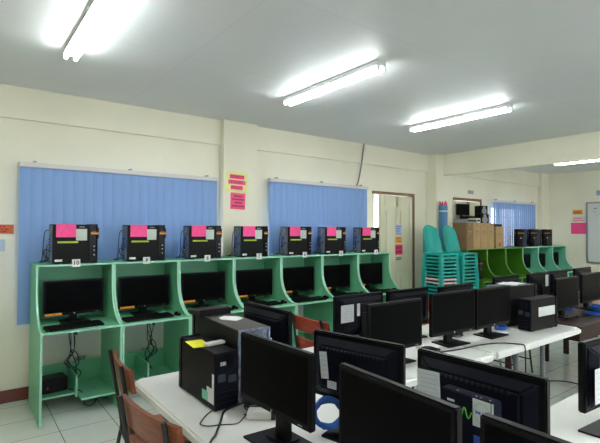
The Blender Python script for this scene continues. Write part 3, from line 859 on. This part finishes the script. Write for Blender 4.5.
# device box with round logo label, behind the near monitors
dv = empty('device_box', (1.30, .800, TZ), PI/2)
tag(dv, 'dark box with green squiggle and round logo on white label behind nearest monitors', 'device box')
MB().box(-.080, .105, -.005, .04, .01, .352, .003).build('case', 'matte', dv)
for sx in (-.07, .07): MB().box(sx-.01, sx+.01, -.0, .035, 0, .011).build('foot', 'cable', dv)
sc = MB()
for x in (-.06, -.03, -.015, .05): sc.cyl((x, .025, .351), (x, .025, .3535), .003, seg=8)
sc.build('screws', 'alu', dv)
# side facing the viewer is local +Y (world -X)
lbl = MB().box(-.070, -.012, .0402, .0412, .268, .350).build('logo_label', 'paperw', dv)
ringp = [(-.041+.026*math.cos(a), .0416, .311+.030*math.sin(a)) for a in [2*PI*k/28 for k in range(28)]]
MB().tube(ringp, .0008, seg=4, sub=1, closed=True).build('ring_print', 'teal', lbl)
text('lettering_left', 'Int', .016, 'inkblue', lbl, (-.030, .0418, .312), (PI/2, 0, PI), bold=.0004)
text('lettering_right', 'lap', .016, 'inkred2', lbl, (-.053, .0418, .310), (PI/2, 0, PI), bold=.0004)
MB().box(-.0795, -.073, .0402, .0410, .29, .350).build('narrow_label', 'paperw', dv)
MB().box(.052, .078, .0402, .0410, .318, .325).build('small_label', 'paperw', dv)
MB().tube([(.026, .041, .285), (.020, .041, .308), (.014, .041, .310), (.007, .041, .288), (.001, .041, .284), (-.008, .041, .304)], .0022, seg=5).build('green_squiggle', 'greenink', dv)
MB().box(-.035, -.015, .0402, .0410, .17, .24).build('blue_light_cover', 'inkblue', dv)
pl_ = back_label(mE, .155, .30, .095, .105, rows=6, y=.055, lm='bluep', rot=.05, seed=4)

# ------------------------------------------------------------------ cables and small things on the tables
def coil(loc, rr, label, n=7, m='bluecable', tilt=0, rz=0, flat=.012, squash=1, seed=0, name='cable_coil', cr=.0042):
    rn = random.Random(seed); b = MB(); pts = []
    for k in range(n*10):
        a = 2*PI*k/10; r_ = rr*(1+rn.uniform(-.12, .12)); pts.append((math.cos(a)*r_, math.sin(a)*r_*squash, .006+flat*(k/(n*10))*2+rn.uniform(0, .006)))
    pts.append((rr*1.5, rr*.4, .006)); pts.append((rr*2.0, rr*.1, .006))
    b.tube(pts, cr, seg=5, sub=2)
    o = b.build(name, m, smooth=True); o.location = loc; o.rotation_euler = (tilt, 0, rz)
    tag(o, label, 'cable', 'coiled network cables'); return o
coil((1.29, 1.50, TZ+.055), .058, 'blue cable coil on the left white table between two monitors', 12, flat=.028, tilt=.9, rz=-.7, seed=1)
coil((1.24, .97, TZ), .05, 'blue cable coil beside the box with the round logo', 9, flat=.03, rz=1.2, seed=2)
coil((3.79, 2.10, TZ), .065, 'blue cable coil left of the tower with the white label', 8, rz=.2, seed=3, squash=.7)
coil((2.80, 2.27, TZ), .04, 'blue cable coil between two middle table monitors', 10, flat=.04, seed=4)
coil((5.27, 2.20, TZ), .085, 'blue cable coil on the brown desk beside the first monitor there', 12, flat=.03, seed=5)
coil((5.60, 1.96, TZ), .095, 'blue cable coil on the brown desk at the right edge', 10, flat=.02, seed=6)
coil((5.22, 1.90, TZ), .07, 'loose blue cable loop on the front edge of the brown desk', 6, flat=.008, seed=11)
coil((1.14, 1.875, TZ), .042, 'black cable loops behind the small black tower', 9, m='cable', flat=.03, rz=3.6, seed=7, cr=.0038)
coil((2.62, 1.96, TZ), .06, 'black cable loops on the middle table under the left monitor', 6, m='cable', flat=.02, seed=8)
coil((3.24, 2.2, TZ), .07, 'black cable loops on the middle table under the second monitor', 9, m='cable', flat=.025, seed=9)
coil((1.62, 1.30, TZ), .06, 'dark cable loops beside the monitor with papers on its back', 8, m='cable', flat=.03, seed=10)
z = TZ+.0045
o = MB().tube([(1.12, 1.92, z+.02), (1.02, 1.93, z), (.95, 1.84, z), (.87, 1.73, z), (.84, 1.70, z), (.815, 1.67, z), (.792, 1.64, z-.01), (.788, 1.62, .70), (.788, 1.60, .5), (.79, 1.58, .25)], .005, seg=8).build('power_cable', 'cable', smooth=True)
tag(o, 'thick black cable running over the left edge of the front table', 'cable')
o = MB().tube([(1.02, 1.99, z), (.95, 1.955, z), (.89, 1.90, z), (.86, 1.86, z), (.88, 1.82, z), (.93, 1.80, z), (.99, 1.77, z), (1.04, 1.80, z), (1.10, 1.86, z)], .0028, seg=6).build('thin_cable', 'cable', smooth=True)
tag(o, 'thin black cable curving over the front white table', 'cable')
hb = empty('network_hub', (1.125, 1.775, TZ), 2.45); tag(hb, 'small white box with ports lying behind the front left monitor', 'hub')
MB().box(-.065, .065, -.035, .035, 0, .032, .004).build('case', 'white', hb)
MB().box(-.012, .010, -.0365, -.035, .008, .022).build('port', 'ink', hb)
bk_ = MB().box(-.066, -.045, -.036, .036, -.0, .0325, .002); bk_.build('end_cap', 'ink', hb)
def strip(loc, rz, label):
    r = empty('power_strip', loc, rz); tag(r, label, 'power strip')
    MB().box(-.15, .15, -.028, .028, 0, .03, .005).build('body', 'white', r)
    s = MB()
    for k in range(5): s.box(-.12+.05*k, -.10+.05*k, -.010, .010, .030, .031)
    s.build('sockets', 'ink', r)
strip((3.47, 2.235, TZ), -.1, 'white power strip on the middle white table beside the blue cables')
for loc, lab in (((3.70, 2.13, TZ), 'small white plug adapter by the power strip'), ((2.70, 2.12, TZ), 'small white adapter between two middle monitors')):
    r = empty('plug_adapter', loc, .4); tag(r, lab, 'adapter')
    MB().box(-.025, .025, -.02, .02, 0, .035, .005).build('body', 'white', r); MB().box(.0255, .040, -.008, .008, .010, .022).build('prongs', 'chrome', r)
o = MB().tube([(2.72, 1.96, z), (2.9, 1.92, z), (3.15, 1.90, z), (3.32, 1.84, z), (3.40, 1.745, z), (3.41, 1.715, z), (3.412, 1.700, z-.015), (3.415, 1.698, .65), (3.42, 1.70, .3), (3.45, 1.72, .01)], .005, seg=8).build('power_cable', 'cable', smooth=True)
tag(o, 'black cable crossing the middle white table and dropping over its front edge', 'cable')
bx_ = empty('beige_carton', (6.15, 2.18, TZ), .2); tag(bx_, 'small beige carton on the brown desks between two monitors', 'carton')
MB().box(-.09, .09, -.05, .05, 0, .16, .002).build('box', 'beige', bx_); MB().box(-.0905, .0905, -.0505, .0505, .158, .1625, .001).build('lid', 'card', bx_)
wr = MB().box(-.03, .03, -.02, .02, 0, .22, .004).build('white_adapter', 'white'); wr.location = (6.52, 2.30, TZ); tag(wr, 'narrow white device standing between monitors at the right edge', 'device')

# ------------------------------------------------------------------ school chairs (wood slats on black steel tube)
def make_school(wm):
    r = empty('school_chair')         # sitter looks toward -Y; origin on floor
    def fr(s):
        x = s*.185; b = MB()
        b.tube([(x, .275, .90), (x, .235, .66), (x, .205, .47), (x, .215, .40), (x, .25, .20), (x, .285, .01)], .011, seg=8, sub=3)
        return b.build('rear_post', 'steel', r, smooth=True)
    for s in (-1, 1): fr(s)
    for s in (-1, 1):
        b = MB(); b.tube([(s*.185, -.18, .435), (s*.190, -.205, .2), (s*.195, -.225, .01)], .011, seg=8, sub=3); b.build('front_leg', 'steel', r, smooth=True)
    b = MB()
    for s in (-1, 1): b.cyl((s*.185, -.19, .432), (s*.185, .21, .432), .010, seg=8)
    b.cyl((-.185, -.185, .432), (.185, -.185, .432), .010, seg=8).cyl((-.185, .21, .432), (.185, .21, .432), .010, seg=8)
    b.build('under_frame', 'steel', r, smooth=True)
    b = MB()
    for s in (-1, 1): b.cyl((s*.189, -.21, .16), (s*.187, .256, .16), .008, seg=8)
    b.cyl((-.188, .256, .16), (.188, .256, .16), .008, seg=8); b.build('stretcher', 'steel', r, smooth=True)
    b = MB(); b.box(-.205, .205, -.215, .195, .443, .465, .008); b.build('seat', wm, r)
    for z0, z1, nm in ((.765, .885, 'top_slat'), (.60, .70, 'lower_slat')):
        b = MB(); n = 8; zc = (z0+z1)/2
        for k in range(n):
            pass
        bb_ = bmesh.new(); bmesh.ops.create_cube(bb_, size=1)
        bmesh.ops.subdivide_edges(bb_, edges=[e for e in bb_.edges if abs(e.verts[0].co.x-e.verts[1].co.x) > .5], cuts=7)
        for v in bb_.verts:
            zz = v.co.z*(z1-z0); yy = .262 if zc > .7 else .228
            yy += zz*.17
            v.co = Vector((v.co.x*.47, yy-.034+v.co.y*.022+.030*(1-(v.co.x*2)**2)*.8, zc+zz))
        bmesh.ops.bevel(bb_, geom=bb_.edges[:], offset=.002, segments=1, affect='EDGES')
        b.merge(bb_); so = b.build(nm, wm, r, smooth=True)
    return r
CW = make_school('wood'); CR = make_school('redwood')
def sc_place(src, x, y, a, label, first=False, g='wooden school chairs'):
    c = src if first else copy_tree(src); c.location = (x, y, 0); c.rotation_euler = (0, 0, math.radians(a)); tag(c, label, 'chair', g)
sc_place(CW, .965, 2.56, 84, 'wooden slat chair with black tube frame at the table corner, farther of two', True)
sc_place(CW, .85, 1.84, 98, 'wooden slat chair nearest the viewer at the left edge of the white table')
sc_place(CR, 2.53, 2.90, 90, 'reddish wooden chair turned sideways at the back of the middle white table', True, 'red wooden chairs behind the tables')
for x, lab in ((3.30, 'wooden chair pushed in behind the right hand white table, left one'), (3.98, 'wooden chair behind the right hand white table, right one'), (4.98, 'wooden chair behind the brown desk in front of the chair stacks')):
    sc_place(CR, x, 2.72, random.uniform(-5, 5), lab, g='red wooden chairs behind the tables')

# ------------------------------------------------------------------ stacked plastic chairs
def monobloc():
    r = empty('plastic_chair')        # faces -Y, seat height .43
    m = 'chairteal'
    # seat with a drooping skirt
    def grid(fn, nu, nv, th, closed=False):
        b = bmesh.new(); G = [[b.verts.new(fn(i/nu, j/nv)) for i in range(nu+1)] for j in range(nv+1)]
        for j in range(nv):
            for i in range(nu): b.faces.new((G[j][i], G[j][i+1], G[j+1][i+1], G[j+1][i]))
        bmesh.ops.recalc_face_normals(b, faces=b.faces)
        bmesh.ops.solidify(b, geom=b.faces[:], thickness=th)
        return b
    def seat(u, v):
        x = (u-.5)*2; y = (v-.5)*2
        hw = .185+.012*(-y)
        X = max(-1, min(1, x*1.12)); Y = max(-1, min(1, y*1.12))
        z = .43-.012*(1-X*X)*(1-Y*Y)
        if abs(x) > .9: z -= (abs(x)-.9)*.25
        if y < -.9: z -= (abs(y)-.9)*.25
        return (X*hw, Y*.20, z)
    MB().merge(grid(seat, 14, 14, .004)).build('seat', m, r, smooth=True)
    def back(u, v):
        t = v; x = (u-.5)*2
        hw = .180-.015*t-.035*max(0, (t-.72)/.28)**2.2
        cur = .055*(x*x)*(1-.35*t)+.03*(x**4)*max(0, 1-t*1.15)**1.3
        z = .425+.45*t-.045*(x*x)*t**4
        y = .195+.075*t-cur
        return (x*hw, y, z)
    MB().merge(grid(back, 14, 14, .004)).build('backrest', m, r, smooth=True)
    for sx in (-1, 1):
        for sy in (-1, 1):
            b = MB(); x0, y0 = sx*.182, sy*.190
            q = bmesh.new(); rings = []
            for z, w_, off in ((.428, .060, 0), (.25, .048, .010), (.0, .036, .025)):
                cx, cy = x0+sx*off, y0+sy*off*.8; t = .005
                pr = [(0, 0), (-w_, 0), (-w_, -t), (-t, -t), (-t, -w_), (0, -w_)]
                rings.append([q.verts.new((cx+sx*p[0], cy+sy*p[1], z)) for p in pr])
            for A, B in zip(rings[:-1], rings[1:]):
                for k in range(6): q.faces.new((A[k], A[(k+1) % 6], B[(k+1) % 6], B[k]))
            q.faces.new(rings[0]); q.faces.new(rings[-1]); bmesh.ops.recalc_face_normals(q, faces=q.faces)
            b.merge(q); b.build('leg', m, r)
    return r
PC = monobloc(); pitch = .055
whitemeshes = {}
n_ = 0
for si, (x, y, a, N, nm) in enumerate(((6.04, 4.33, -8, 16, 'left'), (6.53, 4.31, -4, 16, 'right'))):
    for k in range(N):
        c = PC if n_ == 0 else copy_tree(PC); n_ += 1
        c.location = (x, y, k*pitch); c.rotation_euler = (0, 0, math.radians(a))
        wh = si == 0 and k in (7, 8)
        if wh:
            for ch in kids(c):
                if ch.data.name not in whitemeshes:
                    me = ch.data.copy(); me.materials.clear(); me.materials.append(M['chairwhite']); whitemeshes[ch.data.name] = me
                ch.data = whitemeshes[ch.data.name]
        if wh: lab = 'whitish pink plastic chair nested low in the left chair stack'; g = 'white plastic chairs in the left stack'
        elif k == N-1: lab = f'teal plastic chair on top of the {nm} hand chair stack'; g = None
        else: lab = f'teal plastic chair nested inside the {nm} hand chair stack'; g = f'teal plastic chairs in the {nm} stack'
        tag(c, lab, 'chair', g)

# blue roll wrapped in plastic standing before the column
r = empty('wrapped_roll', (6.61, 4.682, 0)); tag(r, 'tall blue roll with a pink top, upright by the column behind the chair stacks', 'roll')
MB().cyl((0, 0, 0), (0, 0, 2.04), .072, seg=24).build('roll', 'blueroll', r, smooth=True)
b = MB()
for k in range(7):
    a = 2*PI*k/7; b.cyl((.04*math.cos(a), .04*math.sin(a), 2.035), (.058*math.cos(a), .058*math.sin(a), 2.09+.012*(k % 3)), .018, .010, seg=8)
b.build('pink_top', 'magenta', r, smooth=True)
MB().cyl((0, 0, 1.93), (0, 0, 1.95), .0735, seg=24).build('tape_band', 'white', r, smooth=True)

# ------------------------------------------------------------------ cardboard boxes on the dark green booths
def carton(x, w_, y, dpt, h_, m, label, rz=0):
    r = empty('cardboard_box', (x, y, ZT+.0005), rz); tag(r, label, 'box', None)
    MB().box(-w_/2, w_/2, -dpt/2, dpt/2, 0, h_, .003).build('carton', m, r)
    MB().box(-.022, .022, -dpt/2-.0008, dpt/2+.0008, h_-.06, h_+.0008).build('tape', 'tape', r)
    p_ = MB(); p_.box(-w_*.3, w_*.3, -dpt/2-.001, -dpt/2, h_*.62, h_*.70).box(-w_*.3, w_*.1, -dpt/2-.001, -dpt/2, h_*.52, h_*.56); p_.build('print', 'tape', r)
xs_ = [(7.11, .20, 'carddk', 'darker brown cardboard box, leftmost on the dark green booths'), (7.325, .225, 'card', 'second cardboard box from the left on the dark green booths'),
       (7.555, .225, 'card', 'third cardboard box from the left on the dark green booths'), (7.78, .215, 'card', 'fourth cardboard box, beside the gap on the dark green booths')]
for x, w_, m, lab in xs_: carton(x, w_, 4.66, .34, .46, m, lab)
carton(8.12, .26, 4.66, .30, .40, 'card', 'lone cardboard box beside the blue blind, with a thin black case on it')
MB().box(-.02, .04, -.1515, -.1505, .03, .10).build('red_print', 'inkred2', [o for o in ALL() if o.name.startswith('cardboard_box')][-1])
ZB = ZT+.0005+.46+.001
def thin(name, x, y, z, sx, sy, sz, m, label, cat, rz=0):
    r = empty(name, (x, y, z), rz); tag(r, label, cat)
    MB().box(-sx/2, sx/2, -sy/2, sy/2, 0, sz, .006).build('case', m, r); MB().box(-sx/2+.02, sx/2-.02, -sy/2-.001, -sy/2, sz*.3, sz*.7).build('front_slot', 'bez', r)
thin('scanner', 7.17, 4.62, ZB, .32, .26, .065, 'brick', 'flat grey device on the leftmost cardboard boxes', 'scanner')
thin('white_device', 7.46, 4.62, ZB, .13, .16, .085, 'white', 'small white device on the second and third cardboard boxes', 'device')
thin('black_case', 8.12, 4.66, ZT+.0005+.402, .30, .24, .045, 'bez', 'thin black case on the lone cardboard box', 'case')
thin('black_printer', 7.51, 4.775, ZB, .24, .14, .13, 'black', 'low black printer between the small screen and speakers on the boxes', 'printer')
c = copy_tree(P2); c.location = (7.20, 4.69, ZB+.066); c.scale = (.72, .72, .72); c.rotation_euler = (0, 0, -.15)
tag(c, 'small black screen on top of the cardboard boxes', 'monitor')
def speaker(x, y, z, w_, h_, label):
    r = empty('black_speaker', (x, y, z), -.3); tag(r, label, 'speaker', 'black speakers on the boxes')
    MB().box(-w_/2, w_/2, -.08, .08, 0, h_, .006).build('cabinet', 'black', r)
    MB().cyl((0, -.081, h_*.35), (0, -.086, h_*.35), w_*.32, seg=18).cyl((0, -.081, h_*.75), (0, -.086, h_*.75), w_*.18, seg=18).build('driver', 'brick', r)
speaker(7.76, 4.66, ZB, .20, .17, 'lower black speaker box on the fourth cardboard box')
speaker(7.74, 4.66, ZB+.171, .17, .15, 'upper black speaker box stacked on the lower one')
# dark tower kept inside the first dark green booth
tk = copy_tree(TF); tk.location = (7.33, 4.62, ZD+.001); tk.rotation_euler = (0, 0, math.radians(-80)); tag(tk, 'black tower standing inside the first dark green booth behind the chair stacks', 'computer tower')
o = MB().tube([(5.0, 2.3, .006), (5.2, 2.1, .006), (5.05, 1.8, .006), (4.7, 1.5, .006), (4.3, 1.45, .006), (3.9, 1.2, .006), (3.5, 1.2, .006)], .006, seg=6).build('floor_cable', 'cable', smooth=True)
tag(o, 'black cable lying on the tiled floor beyond the lower right table', 'cable')

# ------------------------------------------------------------------ world and view
wd = bpy.data.worlds.new('World'); S.world = wd; wd.use_nodes = True
bg = wd.node_tree.nodes['Background']; bg.inputs['Color'].default_value = (.86, .90, 1, 1); bg.inputs['Strength'].default_value = 2.6
vs_ = S.view_settings; vs_.view_transform = 'Standard'; vs_.look = 'None'; vs_.gamma = 1; vs_.use_curve_mapping = False; vs_.exposure = 1.2
